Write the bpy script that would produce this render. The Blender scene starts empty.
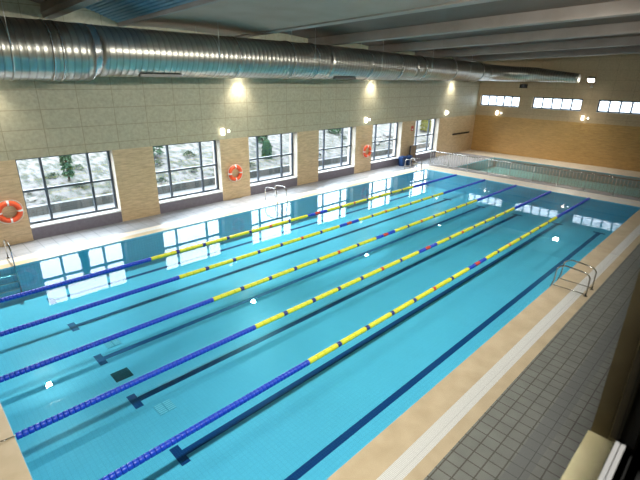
import bpy, bmesh, math, random
from mathutils import Vector, Matrix
random.seed(7)
scene = bpy.context.scene
COL = scene.collection
PI = math.pi

# ------------------------------------------------------------------ helpers
class MB:
    """collects shapes into one bmesh"""
    def __init__(s): s.bm = bmesh.new()
    def _mat(s, faces, mi, smooth=False):
        for f in faces:
            f.material_index = mi; f.smooth = smooth
    def box(s, x0, x1, y0, y1, z0, z1, mi=0):
        vs = [s.bm.verts.new(p) for p in ((x0,y0,z0),(x1,y0,z0),(x1,y1,z0),(x0,y1,z0),(x0,y0,z1),(x1,y0,z1),(x1,y1,z1),(x0,y1,z1))]
        fs = [s.bm.faces.new([vs[i] for i in q]) for q in ((3,2,1,0),(4,5,6,7),(0,1,5,4),(1,2,6,5),(2,3,7,6),(3,0,4,7))]
        s._mat(fs, mi); return fs
    def quad(s, pts, mi=0):
        f = s.bm.faces.new([s.bm.verts.new(p) for p in pts]); s._mat([f], mi); return f
    def rings(s, rings, mi=0, cap=True, closed=False, smooth=True):
        R = [[s.bm.verts.new(p) for p in r] for r in rings]
        n = len(R[0]); fs = []
        pairs = list(zip(R[:-1], R[1:]))
        if closed: pairs.append((R[-1], R[0]))
        for a, b in pairs:
            for i in range(n):
                j = (i+1) % n
                fs.append(s.bm.faces.new((a[i], a[j], b[j], b[i])))
        if cap and not closed:
            c1 = s.bm.faces.new(list(reversed(R[0]))); c2 = s.bm.faces.new(R[-1])
            s._mat([c1, c2], mi)
        s._mat(fs, mi, smooth); return fs
    def tube(s, pts, r, seg=10, mi=0, closed=False, cap=True):
        P = [Vector(p) for p in pts]; n = len(P); rs = r if isinstance(r, (list, tuple)) else [r]*n
        out = []; prev = None
        for i in range(n):
            if closed: t = P[(i+1) % n] - P[i-1]
            else: t = P[min(i+1, n-1)] - P[max(i-1, 0)]
            t.normalize()
            if prev is None:
                u = t.orthogonal().normalized()
            else:
                u = (prev - t*prev.dot(t)).normalized()
            prev = u; v = t.cross(u)
            out.append([P[i] + (u*math.cos(2*PI*k/seg) + v*math.sin(2*PI*k/seg))*rs[i] for k in range(seg)])
        s.rings(out, mi, cap=cap, closed=closed)
    def lathe(s, axis_o, axis_d, prof, seg=16, mi=0, cap=True):
        """prof: list of (distance along axis, radius)"""
        o = Vector(axis_o); d = Vector(axis_d).normalized(); u = d.orthogonal().normalized(); v = d.cross(u)
        s.rings([[o + d*h + (u*math.cos(2*PI*k/seg)+v*math.sin(2*PI*k/seg))*max(r, 1e-4) for k in range(seg)] for h, r in prof], mi, cap=cap)
    def done(s, name, mats, parent=None, recalc=True, bevel=0):
        if recalc: bmesh.ops.recalc_face_normals(s.bm, faces=s.bm.faces)
        me = bpy.data.meshes.new(name); s.bm.to_mesh(me); s.bm.free()
        for m in (mats if isinstance(mats, (list, tuple)) else [mats]): me.materials.append(m)
        o = bpy.data.objects.new(name, me); COL.objects.link(o)
        if bevel:
            b = o.modifiers.new('bevel', 'BEVEL'); b.width = bevel; b.segments = 2; b.limit_method = 'ANGLE'
        if parent: o.parent = parent
        return o
def thing(name, label, cat, loc=(0,0,0), rotz=0, group=None):
    o = bpy.data.objects.new(name, None); COL.objects.link(o); o.empty_display_size = .2
    o.location = loc; o.rotation_euler = (0, 0, rotz); return tag(o, label, cat, group)
def tag(o, label, cat, group=None, kind=None):
    o['label'] = label; o['category'] = cat
    if group: o['group'] = group
    if kind: o['kind'] = kind
    return o
def struct(o, label=None):
    o['kind'] = 'structure'
    if label: o['label'] = label
    return o
def dup(root, loc, rotz=0, label=None, group=None):
    r = root.copy(); COL.objects.link(r); r.location = loc; r.rotation_euler = (0, 0, rotz)
    if label: r['label'] = label
    if group: r['group'] = group
    for ch in list(root.children):
        c = ch.copy(); COL.objects.link(c); c.parent = r
        for g in ch.children:
            d = g.copy(); COL.objects.link(d); d.parent = c
    return r

# ------------------------------------------------------------------ materials
def mat(name, col, rough=.6, metal=0, spec=.5, emit=None, es=0):
    m = bpy.data.materials.new(name); m.use_nodes = True
    b = m.node_tree.nodes['Principled BSDF']
    b.inputs['Base Color'].default_value = (*col, 1); b.inputs['Roughness'].default_value = rough
    b.inputs['Metallic'].default_value = metal; b.inputs['Specular IOR Level'].default_value = spec
    if emit: b.inputs['Emission Color'].default_value = (*emit, 1); b.inputs['Emission Strength'].default_value = es
    return m
def nodes(m): return m.node_tree.nodes, m.node_tree.links, m.node_tree.nodes['Principled BSDF']
def coords(m, rot=(0,0,0), sc=(1,1,1), loc=(0,0,0)):
    N, L, b = nodes(m)
    tc = N.new('ShaderNodeTexCoord'); mp = N.new('ShaderNodeMapping')
    mp.inputs['Rotation'].default_value = rot; mp.inputs['Scale'].default_value = sc; mp.inputs['Location'].default_value = loc
    L.new(tc.outputs['Object'], mp.inputs['Vector']); return mp.outputs['Vector']
def noisy(name, c1, c2, scale=4, rough=.7, stretch=(1,1,1), detail=6, bump=0, spec=.4, p0=.35, p1=.65):
    m = mat(name, c1, rough, spec=spec); N, L, b = nodes(m)
    v = coords(m, sc=stretch)
    n = N.new('ShaderNodeTexNoise'); n.inputs['Scale'].default_value = scale; n.inputs['Detail'].default_value = detail
    L.new(v, n.inputs['Vector'])
    r = N.new('ShaderNodeValToRGB'); r.color_ramp.elements[0].color = (*c1, 1); r.color_ramp.elements[1].color = (*c2, 1)
    r.color_ramp.elements[0].position = p0; r.color_ramp.elements[1].position = p1
    L.new(n.outputs['Fac'], r.inputs['Fac']); L.new(r.outputs['Color'], b.inputs['Base Color'])
    if bump:
        bp = N.new('ShaderNodeBump'); bp.inputs['Strength'].default_value = bump; bp.inputs['Distance'].default_value = .02
        L.new(n.outputs['Fac'], bp.inputs['Height']); L.new(bp.outputs['Normal'], b.inputs['Normal'])
    return m
def tiled(name, c1, c2, grout, w, h, plane='xy', mortar=.01, rough=.4, offset=0.0, spec=.5, nz=.0, nscale=3, stretch=(1,1,1)):
    """brick texture, sizes in metres, on the chosen world plane"""
    m = mat(name, c1, rough, spec=spec); N, L, b = nodes(m)
    tc = N.new('ShaderNodeTexCoord'); sp = N.new('ShaderNodeSeparateXYZ'); cb = N.new('ShaderNodeCombineXYZ')
    L.new(tc.outputs['Object'], sp.inputs[0])
    a, c = {'xy': ('X','Y'), 'xz': ('X','Z'), 'yz': ('Y','Z')}[plane]
    L.new(sp.outputs[a], cb.inputs['X']); L.new(sp.outputs[c], cb.inputs['Y'])
    br = N.new('ShaderNodeTexBrick'); br.offset = offset; br.offset_frequency = 2; br.squash = 1
    br.inputs['Scale'].default_value = 1; br.inputs['Brick Width'].default_value = w; br.inputs['Row Height'].default_value = h
    br.inputs['Mortar Size'].default_value = mortar; br.inputs['Mortar Smooth'].default_value = .1; br.inputs['Bias'].default_value = 0
    br.inputs['Color1'].default_value = (*c1, 1); br.inputs['Color2'].default_value = (*c2, 1); br.inputs['Mortar'].default_value = (*grout, 1)
    L.new(cb.outputs[0], br.inputs['Vector'])
    out = br.outputs['Color']
    if nz:
        mp = N.new('ShaderNodeMapping'); mp.inputs['Scale'].default_value = stretch; L.new(tc.outputs['Object'], mp.inputs[0])
        n = N.new('ShaderNodeTexNoise'); n.inputs['Scale'].default_value = nscale; n.inputs['Detail'].default_value = 8
        L.new(mp.outputs[0], n.inputs['Vector'])
        mr = N.new('ShaderNodeMapRange'); mr.inputs['From Min'].default_value = .3; mr.inputs['From Max'].default_value = .7
        mr.inputs['To Min'].default_value = 1-nz; mr.inputs['To Max'].default_value = 1+nz*.5
        L.new(n.outputs['Fac'], mr.inputs[0])
        mx = N.new('ShaderNodeVectorMath'); mx.operation = 'SCALE'
        L.new(out, mx.inputs[0]); L.new(mr.outputs[0], mx.inputs['Scale']); out = mx.outputs[0]
    L.new(out, b.inputs['Base Color'])
    return m

M = {}
M['panel'] = tiled('acoustic_wall_panel', (.45,.41,.285), (.44,.40,.278), (.31,.27,.175), 1.22, .64, 'xz', .012, .55, .0, nz=.16, nscale=9)
M['panel_far'] = tiled('acoustic_wall_panel_far', (.56,.42,.26), (.55,.41,.255), (.43,.32,.19), 1.22, .64, 'yz', .012, .5, .0, nz=.12, nscale=9)
M['stone'] = tiled('honey_stone_tile', (.62,.455,.275), (.585,.43,.255), (.50,.365,.21), .60, .30, 'xz', .004, .38, .5, nz=.22, nscale=3.2, stretch=(1,1,6))
M['stone_far'] = tiled('honey_stone_tile_far', (.58,.35,.125), (.54,.325,.115), (.45,.27,.09), .60, .30, 'yz', .004, .30, .5, nz=.2, nscale=3.2, stretch=(1,1,6))
M['reveal'] = noisy('window_reveal_plaster', (.62,.55,.47), (.68,.61,.52), 5, .6)
M['apron'] = noisy('slate_grey_apron', (.17,.15,.185), (.20,.18,.215), 8, .5)
M['sillw'] = noisy('white_sill', (.70,.70,.72), (.78,.78,.79), 6, .4)
M['white_tile'] = tiled('white_deck_tile', (.38,.40,.44), (.36,.38,.42), (.24,.26,.29), .45, .45, 'xy', .012, .22, nz=.06)
M['beige'] = noisy('beige_coping_stone', (.47,.37,.235), (.58,.465,.31), 2.2, .45, detail=8, p0=.3, p1=.7)
M['beige_pale'] = noisy('pale_coping_stone', (.66,.58,.47), (.74,.66,.55), 2.2, .4, detail=8)
M['grate'] = tiled('white_overflow_grating', (.72,.72,.70), (.70,.70,.68), (.50,.50,.48), .03, .30, 'xy', .006, .4)
M['grey_tile'] = tiled('grey_deck_tile', (.19,.198,.178), (.178,.185,.165), (.075,.068,.052), .24, .24, 'xy', .012, .42, nz=.15)
M['grey_strip'] = tiled('dark_drain_tile', (.15,.157,.15), (.14,.147,.14), (.07,.07,.07), .24, .24, 'xy', .008, .42)
M['pool_tile'] = tiled('pool_mosaic', (.50,.83,.90), (.47,.80,.88), (.42,.74,.82), .10, .10, 'xy', .006, .35, nz=.06, nscale=.5)
M['pool_side'] = tiled('pool_mosaic_side', (.30,.66,.80), (.27,.62,.76), (.2,.5,.66), .10, .10, 'xz', .006, .35)
M['navy'] = tiled('navy_mosaic_lane_line', (.016,.05,.17), (.02,.06,.20), (.05,.11,.26), .05, .05, 'xy', .003, .35)
M['drain'] = mat('dark_drain_grating', (.02,.05,.05), .5)
M['inlet'] = tiled('pale_inlet_grating', (.80,.92,.92), (.80,.92,.92), (.25,.5,.55), .5, .06, 'xy', .012, .4)
M['seam'] = mat('dull_seam', (.16,.16,.15), .5, .8)  # on the duct ribs this dark tone paints their shade lines
M['duct'] = noisy('galvanised_steel', (.36,.35,.31), (.44,.43,.385), 1.7, .30, stretch=(3,1,1))
nodes(M['duct'])[2].inputs['Metallic'].default_value = .95
M['duct_band'] = mat('galvanised_band', (.5,.5,.49), .25, .95)
M['frame'] = mat('anthracite_frame', (.075,.09,.115), .4, .3)
M['steel'] = mat('polished_steel', (.52,.53,.53), .15, 1)
M['dull_steel'] = mat('brushed_steel', (.55,.56,.54), .32, .9)
M['black'] = mat('black_plastic', (.012,.012,.012), .5)
M['beam'] = noisy('pale_concrete_beam', (.26,.22,.19), (.30,.26,.23), 1.2, .6)
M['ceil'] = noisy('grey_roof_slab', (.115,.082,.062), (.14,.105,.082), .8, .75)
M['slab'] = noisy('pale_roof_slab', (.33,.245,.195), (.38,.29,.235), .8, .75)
M['skyl'] = noisy('blue_corrugated_sheet', (.09,.22,.32), (.12,.27,.37), 2, .4, spec=.5)
M['orange'] = mat('orange_plastic', (.85,.105,.03), .45)
M['white'] = mat('white_plastic', (.8,.8,.8), .4)
M['rope'] = mat('white_rope', (.75,.75,.72), .8)
M['f_blue'] = mat('blue_float', (.004,.055,.55), .35)
M['f_dark'] = mat('navy_float', (.012,.03,.22), .35)
M['f_yellow'] = mat('yellow_float', (.72,.74,.03), .4)
M['f_red'] = mat('red_float', (.55,.05,.03), .4)
M['bin_blue'] = noisy('blue_bag_plastic', (.005,.03,.11), (.008,.045,.16), 6, .5)
M['board'] = noisy('brown_wood_board', (.16,.12,.08), (.22,.16,.10), 6, .6, stretch=(1,1,4))
M['red'] = mat('red_sign_face', (.55,.06,.04), .5)
M['lamp'] = mat('lamp_glow', (1,1,1), .5, emit=(1,.96,.88), es=90)
M['lamp_s'] = mat('small_lamp_glow', (1,1,1), .5, emit=(1,.95,.82), es=9)
M['lamp_f'] = mat('tube_glow', (1,1,1), .5, emit=(.95,.98,1), es=6)  # glow of the added fill lights
M['soil'] = noisy('dry_stony_soil', (.018,.022,.014), (.080,.076,.078), 3.6, .95, stretch=(1,.38,1), detail=14, bump=.8, p0=.40, p1=.57)
M['pavement'] = noisy('pale_concrete_path', (.12,.125,.135), (.14,.145,.155), 3, .8)
M['concrete'] = noisy('stained_concrete', (.065,.072,.08), (.115,.12,.13), 1.6, .8, stretch=(2.2,1,.5), p0=.44, p1=.54)
M['leaf'] = noisy('dark_conifer_leaf', (.018,.055,.028), (.035,.085,.04), 8, .8)
M['leaf2'] = noisy('grey_green_leaf', (.022,.038,.020), (.04,.062,.03), 8, .8)
M['leaf3'] = noisy('yellow_green_leaf', (.10,.11,.015), (.14,.14,.02), 8, .8)
M['bark'] = noisy('bark', (.06,.045,.03), (.09,.07,.05), 9, .9)
M['rock'] = noisy('white_rock', (.12,.12,.123), (.16,.16,.163), 3, .9)
M['jamb'] = noisy('brown_jamb_render', (.17,.135,.07), (.23,.185,.10), 6, .7)
M['sand'] = noisy('sandstone_sill', (.48,.42,.24), (.64,.57,.34), 4, .8, detail=10, bump=.2)
M['wallr'] = noisy('ochre_wall_render', (.26,.22,.13), (.32,.27,.17), 3, .8)
M['dark'] = mat('dark_gallery_paint', (.006,.006,.006), .9, spec=.1)  # darkness of the unlit gallery is put into the colour
M['alu'] = mat('white_aluminium_track', (.24,.237,.24), .35, .2)

def glassy(name, tint, ior=1.45, rough=0.0, fresmul=1.0, bump=None):
    m = bpy.data.materials.new(name); m.use_nodes = True; N = m.node_tree.nodes; L = m.node_tree.links; N.clear()
    out = N.new('ShaderNodeOutputMaterial'); mix = N.new('ShaderNodeMixShader')
    t = N.new('ShaderNodeBsdfTransparent'); t.inputs[0].default_value = (*tint, 1)
    g = N.new('ShaderNodeBsdfGlossy'); g.inputs['Roughness'].default_value = rough; g.inputs['Color'].default_value = (1,1,1,1)
    f = N.new('ShaderNodeFresnel'); f.inputs['IOR'].default_value = ior
    fac = f.outputs[0]
    if fresmul != 1:
        mu = N.new('ShaderNodeMath'); mu.operation = 'MULTIPLY'; mu.use_clamp = True; mu.inputs[1].default_value = fresmul
        L.new(fac, mu.inputs[0]); fac = mu.outputs[0]
    if bump:
        tc = N.new('ShaderNodeTexCoord'); n = N.new('ShaderNodeTexNoise'); n.inputs['Scale'].default_value = bump[0]; n.inputs['Detail'].default_value = 2
        L.new(tc.outputs['Object'], n.inputs['Vector'])
        bp = N.new('ShaderNodeBump'); bp.inputs['Strength'].default_value = bump[1]; bp.inputs['Distance'].default_value = .01
        L.new(n.outputs['Fac'], bp.inputs['Height']); L.new(bp.outputs[0], g.inputs['Normal'])
    L.new(fac, mix.inputs[0]); L.new(t.outputs[0], mix.inputs[1]); L.new(g.outputs[0], mix.inputs[2]); L.new(mix.outputs[0], out.inputs[0])
    return m
M['water'] = glassy('pool_water', (.45,.845,.975), 1.333, 0.0, .68)
M['water2'] = glassy('small_pool_water', (.72,.93,.90), 1.333, 0.0, 1.0)
M['glass'] = glassy('window_glass', (.96,.98,.98), 1.45, 0, 1.3)
M['obs_glass'] = glassy('viewing_glass', (.97,.98,.97), 1.5, 0, 1.25)
def frosted(name):
    m = bpy.data.materials.new(name); m.use_nodes = True; N = m.node_tree.nodes; L = m.node_tree.links; N.clear()
    out = N.new('ShaderNodeOutputMaterial'); mix = N.new('ShaderNodeMixShader'); mix.inputs[0].default_value = .12
    t = N.new('ShaderNodeBsdfTranslucent'); t.inputs[0].default_value = (.58,.63,.70,1)
    g = N.new('ShaderNodeBsdfGlossy'); g.inputs['Roughness'].default_value = .2
    L.new(t.outputs[0], mix.inputs[1]); L.new(g.outputs[0], mix.inputs[2]); L.new(mix.outputs[0], out.inputs[0]); return m
M['frost'] = frosted('frosted_glass')

# ------------------------------------------------------------------ dimensions
YW, XF, XN, YR = 11.97, 35.47, -3.2, -5.365      # left wall, far wall, near wall, right wall faces
HB = 2.90                                        # top of windows / start of panels
PX, YA, YB, LEN = 0.0, -2.30, 9.84, 25.0         # pool
WIN = [(2.62 + 4.79*k, 5.80 + 4.79*k) for k in range(6)]
def roof(x, y): return 7.27 - .020*(x-6.7) + .035*(YW-y)

# ------------------------------------------------------------------ left wall with six window openings
b = MB()
zt = 8.6
b.box(XN-.3, XF+.4, YW, YW+.62, HB, zt, 0)
xs = [XN-.3] + [v for w in WIN for v in w] + [XF+.4]
for i in range(0, len(xs), 2):
    fs = b.box(xs[i], xs[i+1], YW, YW+.62, 0-.3, HB, 1)
    fs[3].material_index = 2; fs[5].material_index = 2
for w0, w1 in WIN:
    b.box(w0, w1, YW+.02, YW+.62, -.3, .44, 3)
struct(b.done('wall_left', [M['panel'], M['stone'], M['reveal'], M['apron']], recalc=False), 'left hall wall with panel band above honey stone piers')

def window(i, w0, w1):
    root = bpy.data.objects.new('window_%d' % i, None); COL.objects.link(root); root.location = ((w0+w1)/2, YW+.38, .46); root['kind'] = 'structure'
    cx = (w0+w1)/2; W = w1-w0; H = HB-.46
    s = MB(); s.box(-W/2, W/2, -.41, .24, -.02, .035); s.done('window_sill', M['sillw'], root, bevel=.01)
    f = MB(); t = .08; d0, d1 = -.045, .045
    f.box(-W/2, W/2, d0, d1, .035, .035+t); f.box(-W/2, W/2, d0, d1, H-t, H)
    f.box(-W/2, -W/2+t, d0, d1, .035+t, H-t); f.box(W/2-t, W/2, d0, d1, .035+t, H-t)
    c1 = -W/2 + W*.25; c2 = -W/2 + W*.745
    for c in (c1, c2): f.box(c-t/2, c+t/2, d0, d1, .035+t, H-t)
    zz = 1.25
    for a, e in ((-W/2+t, c1-t/2), (c1+t/2, c2-t/2), (c2+t/2, W/2-t)): f.box(a, e, d0, d1, zz-t/2, zz+t/2)
    f.done('window_frame', M['frame'], root)
    g = MB()
    for a, e in ((-W/2+t, c1-t/2), (c1+t/2, c2-t/2), (c2+t/2, W/2-t)):
        for z0, z1 in ((.035+t, zz-t/2), (zz+t/2, H-t)): g.quad([(a, 0, z0), (e, 0, z0), (e, 0, z1), (a, 0, z1)])
    g.done('window_pane', M['glass'], root)
    h = MB(); h.box(c2-.012, c2+.012, -.085, -.05, zz-.16, zz-.02); h.box(c2-.014, c2+.014, -.1, -.045, zz-.05, zz-.025)
    h.done('window_handle', M['dull_steel'], root)
    return root
for i, (a, e) in enumerate(WIN): window(i+1, a, e)

# ------------------------------------------------------------------ far wall with high windows
FW = [(8.55, 11.75), (4.15, 7.58), (-.20, 3.18), (-4.75, -1.35)]
b = MB(); z0w, z1w = 3.66, 4.50
b.box(XF, XF+.4, YR-.3, YW, -.3, HB, 1)
b.box(XF, XF+.4, YR-.3, YW, HB, z0w, 0); b.box(XF, XF+.4, YR-.3, YW, z1w, zt, 0)
ys = [YW] + [v for w in FW for v in (w[1], w[0])] + [YR-.3]
for i in range(0, len(ys), 2): b.box(XF, XF+.4, ys[i+1], ys[i], z0w, z1w, 0)
struct(b.done('wall_far', [M['panel_far'], M['stone_far']], recalc=False), 'far end wall, ochre below and beige panels above')
for k, (y0, y1) in enumerate(FW):
    root = bpy.data.objects.new('window_%d' % (7+k), None); COL.objects.link(root); root.location = (XF+.2, (y0+y1)/2, z0w); root['kind'] = 'structure'
    W = y1-y0; H = z1w-z0w; t = .085
    f = MB(); f.box(-.04,.04,-W/2,W/2,0,t); f.box(-.04,.04,-W/2,W/2,H-t,H)
    for j in range(6):
        c = -W/2+t/2 + (W-t)*j/5; f.box(-.04,.04,c-t/2,c+t/2,t,H-t)
    f.done('window_frame', M['frame'], root)
    g = MB()
    for j in range(5):
        a = -W/2+t+(W-t)*j/5; e = -W/2+(W-t)*(j+1)/5
        g.quad([(0,a,t),(0,e,t),(0,e,H-t),(0,a,H-t)])
    g.done('window_pane', M['frost'], root)
    s = MB(); s.box(-.21, -.04, -W/2, W/2, -.004, .014); s.done('window_sill', M['sillw'], root)

# ------------------------------------------------------------------ near wall, right wall, gallery
b = MB(); b.box(XN-.3, XN, YR-.3, YW, -.3, zt)
struct(b.done('wall_near', M['wallr']), 'near end wall of the hall')
WX0, WX1, WZ0, WZ1 = -2.2, 1.87, 4.0, 7.1
YI = -5.555
b = MB()
b.box(XN-.3, XF+.4, YI, YR, -.3, WZ0-.06, 0)
b.box(XN-.3, XF+.4, YI, YR, WZ1, zt+.2, 0)
b.box(XN-.3, WX0, YI, YR, WZ0-.06, WZ1, 0)
fs = b.box(WX1, XF+.4, YI, YR, WZ0-.06, WZ1, 0)
fs[5].material_index = 1
struct(b.done('wall_right', [M['wallr'], M['jamb']], recalc=False), 'right hall wall with viewing window of the gallery')
root = bpy.data.objects.new('window_11', None); COL.objects.link(root); root['kind'] = 'structure'; root.location = (0, 0, 0)
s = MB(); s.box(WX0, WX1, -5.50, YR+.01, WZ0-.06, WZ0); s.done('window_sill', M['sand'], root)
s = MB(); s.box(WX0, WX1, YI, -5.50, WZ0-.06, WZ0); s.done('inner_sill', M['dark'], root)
f = MB()
f.box(WX0, WX1, -5.497, -5.478, WZ0, WZ0+.05); f.box(WX0, WX1, -5.520, -5.501, WZ0, WZ0+.05); f.box(WX0, WX1, -5.501, -5.497, WZ0, WZ0+.02)
f.done('window_track', M['alu'], root)
f = MB(); f.box(WX1-.045, WX1, -5.55, -5.478, WZ0+.05, WZ1-.05); f.box(WX0, WX0+.045, -5.55, -5.478, WZ0+.05, WZ1-.05); f.box(WX0, WX1, -5.53, -5.478, WZ1-.05, WZ1)
f.done('window_frame', M['dark'], root)
f = MB(); f.box(WX1-.052, WX1-.045, -5.495, -5.483, WZ0+.05, WZ1-.05); f.done('window_gasket', M['wallr'], root)  # tan strip paints the highlight along the dark frame
g = MB(); g.quad([(WX0+.045, -5.499, WZ0+.02), (WX1-.045, -5.499, WZ0+.02), (WX1-.045, -5.499, WZ1-.05), (WX0+.045, -5.499, WZ1-.05)])
g.done('window_pane', M['obs_glass'], root)
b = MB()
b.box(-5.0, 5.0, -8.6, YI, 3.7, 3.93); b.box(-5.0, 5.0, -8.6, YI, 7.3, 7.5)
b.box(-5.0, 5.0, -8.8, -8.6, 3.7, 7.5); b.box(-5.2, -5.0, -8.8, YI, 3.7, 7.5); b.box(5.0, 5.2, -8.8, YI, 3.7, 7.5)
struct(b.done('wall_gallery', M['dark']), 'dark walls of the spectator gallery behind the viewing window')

# ------------------------------------------------------------------ decks
P2 = (27.3, 33.2, -2.3, 8.85)                    # small pool
b = MB(); T = -.28
def strip(x0, x1, y0, y1, mi): b.box(x0, x1, y0, y1, T, 0, mi)
# right side (coping, grating, coping, grey tile, drain strip, grey tile)
X0, X1 = XN, XF
strip(-.5, 25.6, YA-.52, YA, 0); strip(-.75, 25.85, YA-.80, YA-.52, 1); strip(-1.0, 26.1, YA-1.02, YA-.80, 0)
strip(X0, X1, YR, -4.42, 2); strip(X0, X1, -4.42, -4.12, 3); strip(X0, X1, -4.12, YA-1.02, 2)
# near end
strip(-.5, 0, YA, YB, 0); strip(-.75, -.5, YA-.52, YB+.5, 1); strip(-1.0, -.75, YA-.80, YB+.75, 0); strip(X0, -1.0, YA-1.02, YW, 4)
# left side
strip(-.5, 25.6, YB, YB+.33, 0); strip(-.5, 25.6, YB+.33, YB+.58, 1); strip(-.75, 25.6, YB+.58, YB+.75, 5)
strip(-1.0, 25.6, YB+.75, YW, 4)
# far end between the pools
strip(25, 25.6, YA, YB, 5); strip(25.6, 25.85, YA-.52, YW, 1); strip(25.85, 26.3, YA-.80, YW, 5)
strip(26.1, 26.3, YA-1.02, YA-.80, 5)
strip(26.3, P2[0], YA-1.02, YW, 4)
strip(P2[0], P2[1], P2[3], YW, 4); strip(P2[0], P2[1], YA-1.02, P2[2], 4); strip(P2[1], X1, YA-1.02, YW, 5)
struct(b.done('floor', [M['beige'], M['grate'], M['grey_tile'], M['grey_strip'], M['white_tile'], M['beige_pale']], recalc=False), 'tiled pool deck around both pools')

# pool basin
D = -1.1
LINES = [-1.22, .65, 2.68, 4.75, 6.85, 8.95]
b = MB()
b.box(0, LEN, YA, YB, D-.2, D, 0)
b.box(0, LEN, YA-.2, YA-.001, D-.2, T, 1); b.box(0, LEN, YB+.001, YB+.2, D-.2, T, 1)
b.box(-.2, -.001, YA-.2, YB+.2, D-.2, T, 1); b.box(LEN+.001, LEN+.2, YA-.2, YB+.2, D-.2, T, 1)
b.box(.008, LEN-.008, YA, YA+.008, D, -.002, 1); b.box(.008, LEN-.008, YB-.008, YB, D, -.002, 1)
b.box(0, .008, YA, YB, D, -.002, 1); b.box(LEN-.008, LEN, YA, YB, D, -.002, 1)
for y in LINES:
    b.box(2.30, LEN-2.2, y-.085, y+.085, D-.01, D+.004, 2)
    b.box(2.12, 2.30, y-.26, y+.26, D-.01, D+.004, 2); b.box(LEN-2.2, LEN-2.02, y-.26, y+.26, D-.01, D+.004, 2)
struct(b.done('pool_basin', [M['pool_tile'], M['pool_side'], M['navy']], recalc=False), 'turquoise mosaic swimming pool basin with navy lane lines')
def grating(name, x, y, sx, sy, m, label):
    g = MB(); g.box(-sx/2, sx/2, -sy/2, sy/2, 0, .012)
    for k in range(6):
        yy = -sy/2 + sy*(k+.5)/6; g.box(-sx/2+.02, sx/2-.02, yy-.01, yy+.01, .012, .018)
    o = g.done(name, m); o.location = (x, y, D); return tag(o, label, 'grate')
grating('drain_grate', 2.36, 3.78, .40, .40, M['drain'], 'dark square drain grate on the pool bottom near the blue rope end')
grating('inlet_grate', 2.70, 5.28, .36, .36, M['inlet'], 'pale square inlet grate on pool bottom, on the window side of the dark drain')
grating('inlet_grate', 2.60, 2.05, .36, .36, M['inlet'], 'pale square inlet grate on pool bottom, nearer the viewer than the dark drain')
w = MB(); w.quad([(.006, YA+.006, -.035), (LEN-.006, YA+.006, -.035), (LEN-.006, YB-.006, -.035), (.006, YB-.006, -.035)])
tag(w.done('pool_water', M['water']), 'clear turquoise water filling the large lap pool', 'water', kind='stuff')
# small pool
b = MB(); x0, x1, y0, y1 = P2
b.box(x0, x1, y0, y1, -.9, -.7, 0)
b.box(x0-.2, x0+.004, y0, y1, -.9, -.005, 1); b.box(x1-.004, x1+.2, y0, y1, -.9, -.30, 1); b.box(x1-.004, x1, y0, y1, -.30, -.005, 1)
b.box(x0, x1, y0, y0+.004, -.7, -.005, 1); b.box(x0, x1, y1-.004, y1, -.7, -.005, 1)
struct(b.done('pool_basin_small', [M['pool_tile'], M['pool_side']], recalc=False), 'small teaching pool basin behind the railing')
w = MB(); w.quad([(x0+.004, y0, -.035), (x1-.004, y0, -.035), (x1-.004, y1, -.035), (x0+.004, y1, -.035)])
tag(w.done('pool_water', M['water2']), 'pale green water of the small pool behind the steel railing', 'water', kind='stuff')

# ------------------------------------------------------------------ roof
def zshift(bm):
    for v in bm.verts: v.co.z += roof(v.co.x, v.co.y)
b = MB()
ya, yb = YR-.3, YW+.4
BX = [-2.75, 1.0, 4.42, 6.75, 11.5, 16.3, 21.1, 25.9, 30.7]
def arch(xa, xb, rise, mi, n=8, base=.38, th=.10):
    for k in range(n):
        u0, u1 = k/n, (k+1)/n
        p = [(xa+(xb-xa)*u0, base+rise*math.sin(PI*u0)), (xa+(xb-xa)*u1, base+rise*math.sin(PI*u1))]
        (qa, za), (qb, zb) = p
        vs = [b.bm.verts.new(c) for c in ((qa,ya,za),(qb,ya,zb),(qb,yb,zb),(qa,yb,za),(qa,ya,za+th),(qb,ya,zb+th),(qb,yb,zb+th),(qa,yb,za+th))]
        for q in ((3,2,1,0),(4,5,6,7),(0,1,5,4),(2,3,7,6)): b.bm.faces.new([vs[i] for i in q]).material_index = mi
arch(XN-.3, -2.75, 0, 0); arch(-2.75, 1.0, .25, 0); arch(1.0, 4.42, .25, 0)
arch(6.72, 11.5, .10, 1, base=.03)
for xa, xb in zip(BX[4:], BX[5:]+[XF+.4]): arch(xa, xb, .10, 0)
zshift(b.bm)
struct(b.done('ceiling', [M['ceil'], M['slab']], recalc=False), 'grey slab ceiling between the roof beams')
# blue corrugated bay
b = MB(); xa, xb = 4.5, 6.7; n = 17; pts = []
def vault(x): u = (x-xa)/(xb-xa); return .10 + .52*math.cos(u*PI/2)
for k in range(n):
    p0 = xa+(xb-xa)*k/n; w_ = (xb-xa)/n
    pts += [(p0, vault(p0), 0), (p0+w_*.60, vault(p0+w_*.60), 0), (p0+w_*.66, vault(p0+w_*.66)+.05, 1), (p0+w_*.94, vault(p0+w_*.94)+.05, 1)]  # recesses take the dark slot, groove shade put into the colour
prev = None
for (x, z, mi) in pts:
    cur = [b.bm.verts.new((x, y, z)) for y in (ya, yb)] + [b.bm.verts.new((x, y, z+.03)) for y in (ya, yb)]
    if prev:
        b.bm.faces.new((prev[0], cur[0], cur[1], prev[1])).material_index = mi; b.bm.faces.new((prev[2], prev[3], cur[3], cur[2]))
    prev = cur
zshift(b.bm)
struct(b.done('ceiling_blue_bay', [M['skyl'], M['frame']]), 'curved blue corrugated roof sheet between two roof beams')
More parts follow.
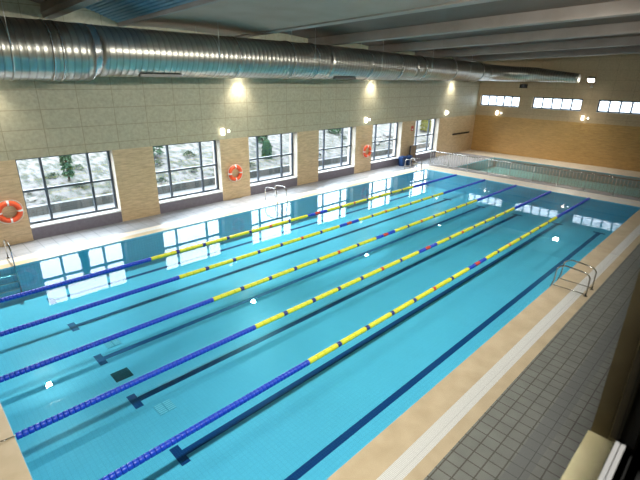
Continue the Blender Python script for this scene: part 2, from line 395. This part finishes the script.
for k, x in enumerate(BX):
    b = MB(); w = .42 if x != 4.42 else .30; w2 = .26
    if x == 6.75: w, w2 = .14, .06
    prof = [(-w/2, 0), (w/2, 0), (w/2, .07), (w2/2+.06, .16), (w2/2, .52), (-w2/2, .52), (-w2/2-.06, .16), (-w/2, .07)]
    b.rings([[(x+px, y, pz) for px, pz in prof] for y in (ya, yb)], smooth=False)
    zshift(b.bm)
    struct(b.done('trim_%d' % (k+1), M['beam']), 'pale concrete roof beam')

# ------------------------------------------------------------------ ventilation duct
root = thing('ventilation_duct', 'large round galvanised spiral air duct running along the left wall under the roof', 'duct', (0, 0, 0))
YD = 9.8
zb0 = 5.575
path = [(XN+.02, YD, .81), (4.70, YD, .81), (4.95, YD, .745), (15, YD, .74), (19, YD, .705), (22, YD, .665), (26, YD, .64), (29.5, YD, .60), (31.5, YD, .575)]
for k in range(1, 9):
    a = PI/2*k/8; path.append((31.5+2.7*math.sin(a), YD-2.7*(1-math.cos(a)), .575-.012*k))
path += [(34.2, 6.2, .40), (34.2, 5.0, .33), (34.2, 4.3, .28)]
# resample with raised spiral seams
def sample(path, step):
    out = []; 
    for (a, c) in zip(path[:-1], path[1:]):
        A = Vector((a[0], a[1], 0)); B = Vector((c[0], c[1], 0)); d = (B-A).length; n = max(1, int(round(d/step)))
        for i in range(n): u = i/n; out.append((A.lerp(B, u), a[2]+(c[2]-a[2])*u))
    out.append((Vector((path[-1][0], path[-1][1], 0)), path[-1][2])); return out
def duct_mesh(pts, step, rib):
    sp = sample(pts, step); rings = []; seg = 48
    for i, (p, r) in enumerate(sp):
        t = (sp[min(i+1, len(sp)-1)][0] - sp[max(i-1, 0)][0]).normalized(); s = Vector((-t.y, t.x, 0)); up = Vector((0, 0, 1))
        zc = (zb0 if r < .78 else zb0-.12) + r
        ofs = [(-.0, 0)] if i == 0 or i == len(sp)-1 else [(-.018, 0), (-.008, rib), (.008, rib), (.018, 0)]
        for o, dr in ofs:
            c = p + t*o + up*zc; rings.append([c + (s*math.cos(2*PI*k/seg)+up*math.sin(2*PI*k/seg))*(r+dr) for k in range(seg)])
    return rings
def split(pts, x): # index split
    return [p for p in pts if p[0] <= x], [p for p in pts if p[0] >= x]
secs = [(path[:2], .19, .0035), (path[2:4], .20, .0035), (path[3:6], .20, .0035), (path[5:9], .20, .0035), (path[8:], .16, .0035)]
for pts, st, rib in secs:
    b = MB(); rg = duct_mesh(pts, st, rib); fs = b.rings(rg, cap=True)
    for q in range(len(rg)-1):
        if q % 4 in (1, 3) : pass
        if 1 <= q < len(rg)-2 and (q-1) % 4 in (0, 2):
            for f in fs[q*48:(q+1)*48]: f.material_index = 1  # rib shade painted by the darker slot
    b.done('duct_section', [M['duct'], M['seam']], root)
b = MB(); b.rings([[(4.70+h, YD+r*math.cos(2*PI*k/48), zc+r*math.sin(2*PI*k/48)) for k in range(48)] for h, r, zc in ((0,.812,zb0-.12+.81),(.06,.805,zb0-.1+.80),(.19,.75,zb0+.74),(.25,.747,zb0+.745))]); b.done('duct_reducer', M['duct_band'], root)
def band(x, r, w=.05, y=YD):
    b = MB(); b.lathe((x-w/2, y, (zb0 if r < .78 else zb0-.12)+r-.003), (1, 0, 0), [(0, r), (0, r+.025), (w*.3, r+.03), (w*.7, r+.03), (w, r+.025), (w, r)], 48, cap=False); b.done('joint_band', M['duct_band'], root)
for x, r in ((3.60, .81), (3.85, .81), (9.95, .745), (12.7, .745), (14.1, .744), (17.9, .716), (20.5, .688), (22.9, .66), (26.4, .64), (30.2, .60)): band(x, r)
for x, r in ((-1.0, .81), (2.6, .81), (9.0, .745), (13.8, .745), (18.6, .71), (23.4, .655), (28.2, .615)):
    b = MB()
    zc = (zb0 if r < .78 else zb0-.12)+r
    # strap round the duct up to the beam/slab above
    b.lathe((x-.02, YD, zc), (1, 0, 0), [(0, r+.012), (.0, r+.022), (.04, r+.022), (.04, r+.012)], 40, cap=False)
    for s in (-1, 1): b.tube([(x, YD+s*(r+.015), zc), (x, YD+s*(r+.015), roof(x, YD)+.40)], .008, 6)
    b.done('hanger', M['dull_steel'], root)
for x in (6.9, 16.2):   # flat outlet grilles on the underside
    b = MB(); b.box(x-.75, x+.75, YD-.42, YD-.28, zb0+.01, zb0+.10)
    for k in range(9): b.box(x-.72+.16*k, x-.60+.16*k, YD-.43, YD-.42, zb0+.02, zb0+.09)
    b.done('air_grille', M['seam'], root)

# ------------------------------------------------------------------ lane ropes
def float_run(x0, x1, m, parent, name):
    b = MB(); p = .09 if m is M['f_blue'] else .25
    n = max(1, int(round((x1-x0)/p))); st = (x1-x0)/n; r = .062
    for k in range(n):
        a = x0+k*st
        b.lathe((a, 0, 0), (1, 0, 0), [(.002, .04), (.003, r*.92), (st*.15, r), (st*.85, r), (st-.003, r*.92), (st-.002, .04)], 14)
    return b.done(name, m, parent)
def rope_master():
    t = thing('lane_rope', 'x', 'lane rope', (0, 0, -.02))
    b = MB(); b.tube([(-.12, 0, .035), (.02, 0, .03), (.1, 0, 0), (24.9, 0, 0), (25.0, 0, .03)], .012, 6); b.done('cable', M['dull_steel'], t)
    b = MB(); b.tube([(-.30, 0, .034), (-.24, .03, .04), (-.18, .0, .045), (-.12, -.02, .04), (-.10, .0, .036)], .009, 6); b.lathe((-.34, 0, .02), (0, 0, 1), [(0, .04), (.014, .04)], 12); b.done('hook', M['steel'], t)
    float_run(.02, 4.95, M['f_blue'], t, 'blue_float_run')
    marks = [(4.95+1.01*k, 0) for k in range(1, 7)]
    xs = 4.95
    for k in range(1, 8):
        xe = 4.95+1.01*k if k < 7 else 12.0
        float_run(xs, xe-.12 if k < 7 else xe, M['f_yellow'], t, 'yellow_float_run')
        if k < 7: float_run(xe-.12, xe, M['f_red'] if k == 5 else M['f_dark'], t, 'red_marker_float' if k == 5 else 'blue_marker_float')
        xs = xe
    float_run(12.0, 12.45, M['f_blue'], t, 'blue_float_run'); float_run(12.45, 12.75, M['f_red'], t, 'red_marker_float'); float_run(12.75, 13.2, M['f_blue'], t, 'blue_float_run')
    xs = 13.2
    for k in range(1, 8):
        xe = 13.2+.98*k if k < 7 else 20.1
        float_run(xs, xe-.12 if k < 7 else xe, M['f_yellow'], t, 'yellow_float_run')
        if k < 7: float_run(xe-.12, xe, M['f_red'] if k == 2 else M['f_dark'], t, 'red_marker_float' if k == 2 else 'blue_marker_float')
        xs = xe
    float_run(20.1, 24.95, M['f_blue'], t, 'blue_float_run')
    return t
rl = ['blue and yellow lane rope nearest the right deck',
      'blue and yellow lane rope, second from the right deck',
      'middle one of the five blue and yellow lane ropes on the pool',
      'blue and yellow lane rope, second from the window wall',
      'blue and yellow lane rope nearest the window wall, crossing the window reflections']
r0 = rope_master()
for i in range(5):
    if i == 0: r0['label'] = rl[0]; r0['group'] = 'lane ropes across the lap pool'
    else: dup(r0, (0, 1.89*i, -.02), 0, rl[i], 'lane ropes across the lap pool')

# ------------------------------------------------------------------ ladders (handrail pairs)
def make_ladder():
    t = thing('pool_ladder', 'x', 'ladder', (0, 0, 0))
    for s in (-.3, .3):
        # local: water towards -Y, deck towards +Y
        P = [(s, .85, 0), (s, .85, .52)]
        for k in range(1, 7):
            a = PI/2*k/6; P.append((s, .85-.20+.20*math.cos(a), .52+.16*math.sin(a)))
        P.append((s, .22, .72))
        for k in range(1, 9):
            a = (PI*.5)*k/8; P.append((s, .22-.24*math.sin(a), .72-.24*(1-math.cos(a))))
        P += [(s, -.03, .2), (s, -.10, -.1), (s, -.10, -.95)]
        b = MB(); b.tube(P, .021, 10); b.done('handrail', M['steel'], t)
        b = MB(); b.lathe((s, .85, 0), (0, 0, 1), [(0, .05), (.012, .05), (.02, .03)], 14); b.done('foot_flange', M['steel'], t)
    for z in (-.25, -.5, -.75):
        b = MB(); b.box(-.28, .28, -.15, -.06, z, z+.025); b.done('step', M['dull_steel'], t, bevel=.004)
    return t
l0 = make_ladder(); G = 'steel ladders around the lap pool'
l0.location = (1.30, YB-.0, 0); l0['label'] = 'chrome pool ladder at the left photo edge in front of the first pier'; l0['group'] = G
dup(l0, (12.45, YB, 0), 0, 'chrome pool ladder in front of the third window, halfway along the window side', G)
dup(l0, (24.1, YB, 0), 0, 'chrome pool ladder at the far left corner beside the blue bins', G)
lr = dup(l0, (12.98, YA-.06, 0), PI, 'chrome pool ladder on the right side of the pool beside the grey tiles', G)
for s_ in (-.3, .3):
    b = MB(); b.tube([(s_, -.02, .05), (s_, .85, .05)], .014, 8); b.done('lower_bar', M['steel'], lr)

# ------------------------------------------------------------------ railing
root = thing('railing', 'long stainless steel railing with thin bars between the two pools', 'railing', (26.6, 0, 0))
yT, yE = 10.5, -2.9
b = MB(); b.tube([(0, yE, .95), (0, yT, .95)], .028, 10); b.done('top_rail', M['steel'], root)
b = MB(); b.tube([(0, yE, .10), (0, yT, .10)], .016, 8); b.done('bottom_rail', M['dull_steel'], root)
y = yT
while y > yE-.05:
    b = MB(); b.tube([(0, y, 0), (0, y, .95)], .024, 10); b.lathe((0, y, 0), (0, 0, 1), [(0, .06), (.01, .06)], 12); b.done('post', M['dull_steel'], root)
    y -= 1.4 if y-1.4 > yE else max(y-yE, .5)
    if y < yE-.04: break
y = yT-.175; k = 0
while y > yE:
    if abs(((yT-y) % 1.4)) > .05 and abs(((yT-y) % 1.4)-1.4) > .05:
        b = MB(); b.tube([(0, y, .10), (0, y, .95)], .011, 6); b.done('baluster', M['dull_steel'], root); k += 1
    y -= .175

# ------------------------------------------------------------------ lifebuoys
def make_buoy():
    t = thing('lifebuoy', 'x', 'lifebuoy', (0, 0, 0)); R, r = .30, .085; m1 = 48
    def ringpart(a0, a1, rr, name, m, n, closed=False):
        b = MB(); P = [(math.cos(a0+(a1-a0)*i/n)*R, 0, math.sin(a0+(a1-a0)*i/n)*R) for i in range(n if closed else n+1)]
        b.tube(P, rr, 14, closed=closed); b.done(name, m, t)
    ringpart(0, 2*PI, r, 'ring', M['orange'], m1, True)
    for k in range(4):
        a = PI/4+PI/2*k+PI/4; ringpart(a-.10, a+.10, r+.006, 'reflective_band', M['white'], 4)
    b = MB(); P = []
    for k in range(4):
        a = PI/2*k
        for i in range(6):
            th = a+PI/2*i/6; q = R+r+.012+.03*math.sin(PI*i/6); P.append((math.cos(th)*q, 0, math.sin(th)*q))
    b.tube(P, .010, 6, closed=True); b.done('grab_line', M['rope'], t)
    b = MB(); b.tube([(0, .107, .24), (0, -.02, .215)], .014, 8); b.done('wall_hook', M['dull_steel'], t)
    return t
u0 = make_buoy(); G = 'lifebuoys on the piers'
u0.location = (2.10, YW-.115, 1.20); u0['label'] = 'orange lifebuoy on the first pier at the left edge of the photo'; u0['group'] = G
dup(u0, (11.28, YW-.115, 1.28), 0, 'orange lifebuoy on the pier between the second and third window', G)
dup(u0, (21.2, YW-.115, 1.31), 0, 'orange lifebuoy on the pier between the fourth and fifth window', G)

# ------------------------------------------------------------------ floodlights along the left wall + far wall
def spot(name, loc, target, energy, ang, blend=.5, size=.08, col=(1,.93,.80)):
    l = bpy.data.lights.new(name, 'SPOT'); l.energy = energy; l.spot_size = ang; l.spot_blend = blend; l.shadow_soft_size = size; l.color = col
    o = bpy.data.objects.new(name, l); COL.objects.link(o); o.location = loc
    o.rotation_euler = (Vector(target)-Vector(loc)).to_track_quat('-Z', 'Y').to_euler(); return o
def make_flood():
    # local: wall towards +Y, origin at lamp centre
    t = thing('floodlight', 'x', 'lamp', (0, 0, 0))
    b = MB(); b.box(-.15, .15, -.12, .10, 0, .10); b.box(-.10, .10, -.08, .06, .10, .15); b.done('housing', M['black'], t, bevel=.01)
    b = MB(); b.box(-.13, .13, -.10, .08, -.008, -.001); b.done('lamp_lens', M['lamp'], t)
    b = MB(); b.tube([(0, .08, .07), (0, .42, .07)], .02, 8); b.box(-.06, .06, .40, .43, 0, .14); b.done('bracket', M['dull_steel'], t)
    return t
f0 = make_flood(); G = 'floodlights on the left wall behind the duct'
FX = [1.95, 11.75, 21.35, 30.9]; YF = YW-.43
fl = ['black floodlight on the left wall above the first pier, behind the duct', 'black floodlight on the left wall above the third pier, behind the duct',
      'black floodlight on the left wall above the fifth pier, under the duct', 'black floodlight on the left wall near the far corner, under the duct']
for i, x in enumerate(FX):
    if i == 0: f0.location = (x, YF, 5.72); f0['label'] = fl[0]; f0['group'] = G
    else: dup(f0, (x, YF, 5.72), 0, fl[i], G)
    spot('floodlight_beam', (x, YF+.06, 5.66), (x, YF+.06, 0), 260, math.radians(112), 1, .06)
    spot('floodlight_pool_beam', (x, YF-.02, 5.66), (x, YF-4.6, 0), [1900,2900,2400,1400][i], math.radians(104), .8, .10, (1,.96,.88))  # extra fill beam added to brighten the pool
dup(f0, (XF-.60, 3.75, 5.74), -PI/2, 'bright floodlight high on the far wall at the duct end', 'floodlights on the far wall').rotation_euler = (math.radians(-48), 0, -PI/2)
bpy.data.objects['floodlight.004'].scale = (1.5, 1.5, 1.5)
spot('floodlight_beam', (XF-.80, 3.75, 5.66), (XF-4.5, 3.75, 0), 900, math.radians(130), .9, .06)

def make_small_lamp():
    t = thing('wall_lamp', 'x', 'lamp', (0, 0, 0))
    b = MB(); b.box(-.07, .07, -.02, .0, -.17, .17); b.box(.27, .41, -.02, 0, -.09, .09); b.done('back_plate', M['dull_steel'], t)
    b = MB(); b.lathe((0, -.08, -.15), (0, 0, 1), [(0, .04), (.02, .075), (.26, .075), (.30, .04)], 12); b.done('bulb', M['lamp_s'], t)
    b = MB(); b.lathe((.34, -.05, -.05), (0, 0, 1), [(0, .02), (.015, .04), (.09, .04), (.10, .02)], 12); b.done('side_bulb', M['lamp_s'], t)
    return t
s0 = make_small_lamp(); G = 'small wall lamps above the stone band'
s0.location = (10.75, YW, 3.25); s0['label'] = 'small glowing wall lamp above the pier between second and third window'; s0['group'] = G
dup(s0, (21.0, YW, 3.22), 0, 'small glowing wall lamp above the pier between fourth and fifth window', G)
dup(s0, (30.5, YW, 3.26), 0, 'small glowing wall lamp above the stone wall right of the last window', G)
dup(s0, (XF, 10.15, 3.17), -PI/2, 'small glowing wall lamp below the first high window of the far wall', G)
dup(s0, (XF, 3.9, 3.22), -PI/2, 'small glowing wall lamp between second and third high window of the far wall', G)

t = thing('loudspeaker', 'small black loudspeaker high on the far wall under the duct', 'loudspeaker', (XF, 8.35, 5.25))
b = MB(); b.box(-.36, -.06, -.24, .24, -.14, .14); b.done('cabinet', M['black'], t, bevel=.02)
b = MB(); b.lathe((-.362, 0, 0), (-1, 0, 0), [(0, .11), (.006, .11), (.002, .04)], 20); b.done('driver', M['frame'], t)
b = MB(); b.box(-.07, 0, -.05, .05, -.06, .06); b.done('bracket', M['frame'], t)
b = MB(); b.box(0, 2.7, -.05, 0, -.06, .06); b.box(.03, 2.67, -.06, -.05, -.035, .035)
o = b.done('wall_vent', M['black']); o.location = (31.95, YW, 1.53); tag(o, 'long dark slot vent on the honey stone wall in the far left corner', 'vent')

# bins, board, sign by the last pier
def make_bin():
    t = thing('storage_bin', 'x', 'bin', (0, 0, 0))
    b = MB(); b.rings([[(x*s, y*s, z) for x, y in ((-.24,-.2),(.24,-.2),(.28,0),(.24,.2),(-.24,.2),(-.28,0))] for s, z in ((.82,0),(.9,.1),(1,.5),(1.04,.52),(1.04,.56))], smooth=False); b.done('body', M['bin_blue'], t)
    b = MB(); b.rings([[(x*s, y*s, z) for x, y in ((-.24,-.2),(.24,-.2),(.28,0),(.24,.2),(-.24,.2),(-.28,0))] for s, z in ((1.07,.56),(1.07,.60),(.6,.66))], smooth=False); b.done('lid', M['bin_blue'], t)
    return t
b0 = make_bin(); b0.location = (24.75, 11.55, 0); b0['label'] = 'blue plastic bin beside the pier, left one of the two'; b0['group'] = 'blue bins by the last window'
dup(b0, (25.4, 11.5, 0), .3, 'blue plastic bin beside the pier, right one, next to the brown board', 'blue bins by the last window')
t = thing('notice_board', 'brown upright board leaning at the pier before the last window', 'board', (26.15, 11.72, 0))
b = MB(); b.box(-.32, .32, -.03, .03, .05, 1.2); b.done('panel', M['board'], t)
b = MB(); b.box(-.36, -.32, -.04, .04, 0, 1.24); b.box(.32, .36, -.04, .04, 0, 1.24); b.box(-.32, .32, -.04, .04, 1.2, 1.24); b.done('frame', M['frame'], t)
t = thing('wall_sign', 'small red square sign on the pier beside the last window', 'sign', (26.2, YW, 2.38))
b = MB(); b.box(-.13, .13, -.02, 0, -.17, .17); b.done('plate', M['red'], t)
b = MB(); b.box(-.07, .07, -.024, -.02, -.10, -.02); b.done('pictogram', M['white'], t)

# ------------------------------------------------------------------ added fill lights over the right deck, out of view, to brighten the pool
def make_fill():
    t = thing('ceiling_light', 'x', 'lamp', (0, 0, 0))
    b = MB(); b.box(-.65, .65, -.16, .16, 0, .09); b.done('housing', M['white'], t, bevel=.01)
    b = MB(); b.box(-.6, .6, -.13, .13, -.012, -.002); b.done('diffuser', M['lamp_f'], t)
    b = MB()
    for s in (-.5, .5): b.tube([(s, 0, .09), (s, 0, .95)], .008, 6)
    b.done('suspension', M['dull_steel'], t)
    return t
lm = make_fill()
LX = [1.5, 9, 14, 19, 24, 29]
for i, x in enumerate(LX):
    z = roof(x, -3.7)-.45
    lab = 'white linear ceiling light over the right deck, %s' % ['nearest the gallery window', 'second from the gallery', 'third from the gallery', 'fourth from the gallery', 'second from the far wall', 'nearest the far wall'][i]
    if i == 0: lm.location = (x, -3.7, z); lm['label'] = lab; lm['group'] = 'ceiling lights over the right deck'
    else: dup(lm, (x, -3.7, z), 0, lab)
    l = bpy.data.lights.new('ceiling_light_beam', 'AREA'); l.shape = 'RECTANGLE'; l.size = 1.2; l.size_y = .26; l.energy = [560,740,650,300,150,80][i]; l.color = (1, .97, .90)
    o = bpy.data.objects.new('ceiling_light_beam', l); COL.objects.link(o); o.location = (x, -3.7, z-.03)
    o.rotation_euler = (math.radians(8 if i == 0 else 56), 0, 0)

# ------------------------------------------------------------------ outdoors
def soil_z(x, y): return .30 + .13*(y-15.6) + .06*math.sin(x*.9+y*.5) + .07*math.sin(x*2.3-y*1.7)
b = MB(); nx, ny = 110, 40
gx = [-14+x*1.0 for x in range(nx+1)]; gy = [15.58+(44*(j/ny)**1.6) for j in range(ny+1)]
V = [[b.bm.verts.new((x, y, soil_z(x, y)-(.12 if j == 0 else 0))) for x in gx] for j, y in enumerate(gy)]
for j in range(ny):
    for i in range(nx): f = b.bm.faces.new((V[j][i], V[j][i+1], V[j+1][i+1], V[j+1][i])); f.smooth = True
struct(b.done('ground', M['soil']), 'dry stony slope outside the windows')
b = MB(); b.box(-14, 96, YW+.62, 15.3, -.3, -.05); struct(b.done('path', M['pavement']), 'pale path outside the windows')
b = MB(); b.box(-14, 96, 15.3, 15.58, -.3, .34)
struct(b.done('retaining_wall', M['concrete']), 'stained concrete retaining wall outside')
def conifer(x, y, h, r, label, m='leaf'):
    t = thing('conifer_tree', label, 'tree', (x, y, soil_z(x, y)-.05))
    b = MB(); b.tube([(0,0,0), (0,0,h*.9)], [.06, .015], 8); b.done('trunk', M['bark'], t)
    b = MB(); rnd = random.Random(int(x*100))
    for k in range(1300):
        u = rnd.random()**.8; z = h*(.06+.94*u); rr = r*(1-u**2.5)**.75*(.55+.55*rnd.random())+.02; a = rnd.random()*2*PI
        c = Vector((math.cos(a)*rr, math.sin(a)*rr, z)); q = .05+.09*rnd.random()
        d = Vector((math.cos(a), math.sin(a), -.5)).normalized()*q*1.6; s = Vector((-math.sin(a), math.cos(a), .3*rnd.random()))*q*.7
        n = Vector((0, 0, q*.35))
        b.bm.faces.new([b.bm.verts.new(p) for p in (c-s, c+d, c+s)]); b.bm.faces.new([b.bm.verts.new(p) for p in (c-n, c+d, c+n)])
    b.done('foliage', M[m], t)
conifer(5.66, 17.9, 3.8, .15, 'slim dark conifer outside the first window')
conifer(17.74, 17.66, 1.3, .24, 'small dark conifer outside the third window')
conifer(19.8, 20.8, 2.4, .35, 'dark conifer behind the small one outside the third window')
conifer(11.0, 20.4, 2.2, .6, 'dark shrubby conifer at the left edge of the second window')
conifer(28.2, 21.3, 1.8, .5, 'dark conifer outside the fourth window')
conifer(38.6, 18.6, 1.9, .45, 'yellow green bushy tree outside the last window', 'leaf3')
def shrub(x, y, s, m, label, g):
    t = thing('shrub', label, 'shrub', (x, y, soil_z(x, y)-.02), 0, g)
    b = MB(); rnd = random.Random(int(x*77+y*13))
    for k in range(260):
        a = rnd.random()*2*PI; e = rnd.random()*PI/2; R = s*(.5+.5*rnd.random())
        c = Vector((math.cos(a)*math.cos(e)*R, math.sin(a)*math.cos(e)*R, math.sin(e)*R*.75)); q = s*.16
        o1 = Vector((rnd.uniform(-1,1), rnd.uniform(-1,1), rnd.uniform(-.3,1))).normalized()*q; o2 = Vector((rnd.uniform(-1,1), rnd.uniform(-1,1), rnd.uniform(-1,1))).normalized()*q*.6
        b.bm.faces.new([b.bm.verts.new(p) for p in (c-o2, c+o1, c+o2)])
    b.done('foliage', m, t)
    b = MB()
    for k in range(4):
        a = k*PI/2+.4; b.tube([(0,0,0), (math.cos(a)*s*.5, math.sin(a)*s*.5, s*.5)], [.012, .005], 5)
    b.done('stem', M['bark'], t); return t
rnd = random.Random(11)
AV = [(5.66,17.9,.3),(17.74,17.66,.4),(19.8,20.8,.5),(11,20.4,.7),(28.2,21.3,.6),(38.6,18.6,.5)] + [(28.6+k*.55, [16.9,18.6,17.6][k%3], .5) for k in range(9)] + [(3.0+(k%2)*.7, 16.0+k*.5, .25) for k in range(5)]
zones = [((3.5, 7.5), 5, 'first'), ((8.8, 13), 4, 'second'), ((14, 20), 4, 'third'), ((20, 28), 4, 'fourth'), ((27, 36), 4, 'fifth')]
for (xa, xb), n, w in zones:
    for k in range(n):
        x = .4+xa+(xb-xa)*(k+.5+rnd.uniform(-.2,.2))/n; y = [16.2,18.9,17.0,19.6,16.5][k]
        sz = rnd.uniform(.28, .5)
        if any(math.hypot(x-q[0], y-q[1]) < sz+q[2]+.15 for q in AV): continue
        shrub(x, y, sz, M['leaf2'], 'low grey green shrubs on the stony slope outside the %s window' % w, 'shrubs outside the %s window' % w)
def rock(x, y, s):
    b = MB(); bmesh.ops.create_icosphere(b.bm, subdivisions=2, radius=s)
    rr = random.Random(int(x*31+y*7))
    for v in b.bm.verts: v.co *= rr.uniform(.75, 1.1); v.co.z *= .6
    o = b.done('rock', M['rock']); o.location = (x, y, soil_z(x, y)+s*.15); return o
for k in range(9):
    x = 28.6+k*.55; y = [16.9,18.6,17.6][k%3]
    tag(rock(x, y, rnd.uniform(.2, .5)), 'white rocks scattered on the slope outside the fifth window', 'rock', 'white rocks outside the fifth window')
for k in range(5):
    x = 3.0+(k%2)*.7; y = 16.0+k*.5
    tag(rock(x, y, rnd.uniform(.12, .25)), 'white rocks at the left edge of the first window', 'rock', 'white rocks outside the first window')

# ------------------------------------------------------------------ world
w = bpy.data.worlds.new('overcast_sky'); scene.world = w; w.use_nodes = True
N = w.node_tree.nodes; L = w.node_tree.links
bg = N['Background']; bg.inputs['Color'].default_value = (.84, .93, 1, 1); bg.inputs['Strength'].default_value = 12.0

# ------------------------------------------------------------------ camera
cam = bpy.data.cameras.new('camera'); co = bpy.data.objects.new('camera', cam); COL.objects.link(co); scene.camera = co
cam.sensor_width = 36; cam.lens = 432.8/640*36; cam.clip_start = .02; cam.clip_end = 300
yaw, pitch, roll = .7845, -.3615, .0172
fw = Vector((math.cos(pitch)*math.cos(yaw), math.cos(pitch)*math.sin(yaw), math.sin(pitch)))
r = fw.cross(Vector((0,0,1))).normalized(); u = r.cross(fw)
r2 = r*math.cos(roll)+u*math.sin(roll); u2 = -r*math.sin(roll)+u*math.cos(roll)
m = Matrix((r2, u2, -fw)).transposed().to_4x4(); m.translation = Vector((-.3735, -5.601, 5.6941)); co.matrix_world = m
cam.dof.use_dof = True; cam.dof.focus_distance = 14; cam.dof.aperture_fstop = 2.0

scene.view_settings.view_transform = 'Standard'; scene.view_settings.look = 'None'
scene.view_settings.exposure = .3; scene.view_settings.gamma = 1; scene.view_settings.use_curve_mapping = False
cy = scene.cycles
cy.use_denoising = True; cy.max_bounces = 8; cy.diffuse_bounces = 5; cy.glossy_bounces = 4; cy.transparent_max_bounces = 12
cy.sample_clamp_indirect = 6; cy.caustics_reflective = False; cy.caustics_refractive = False
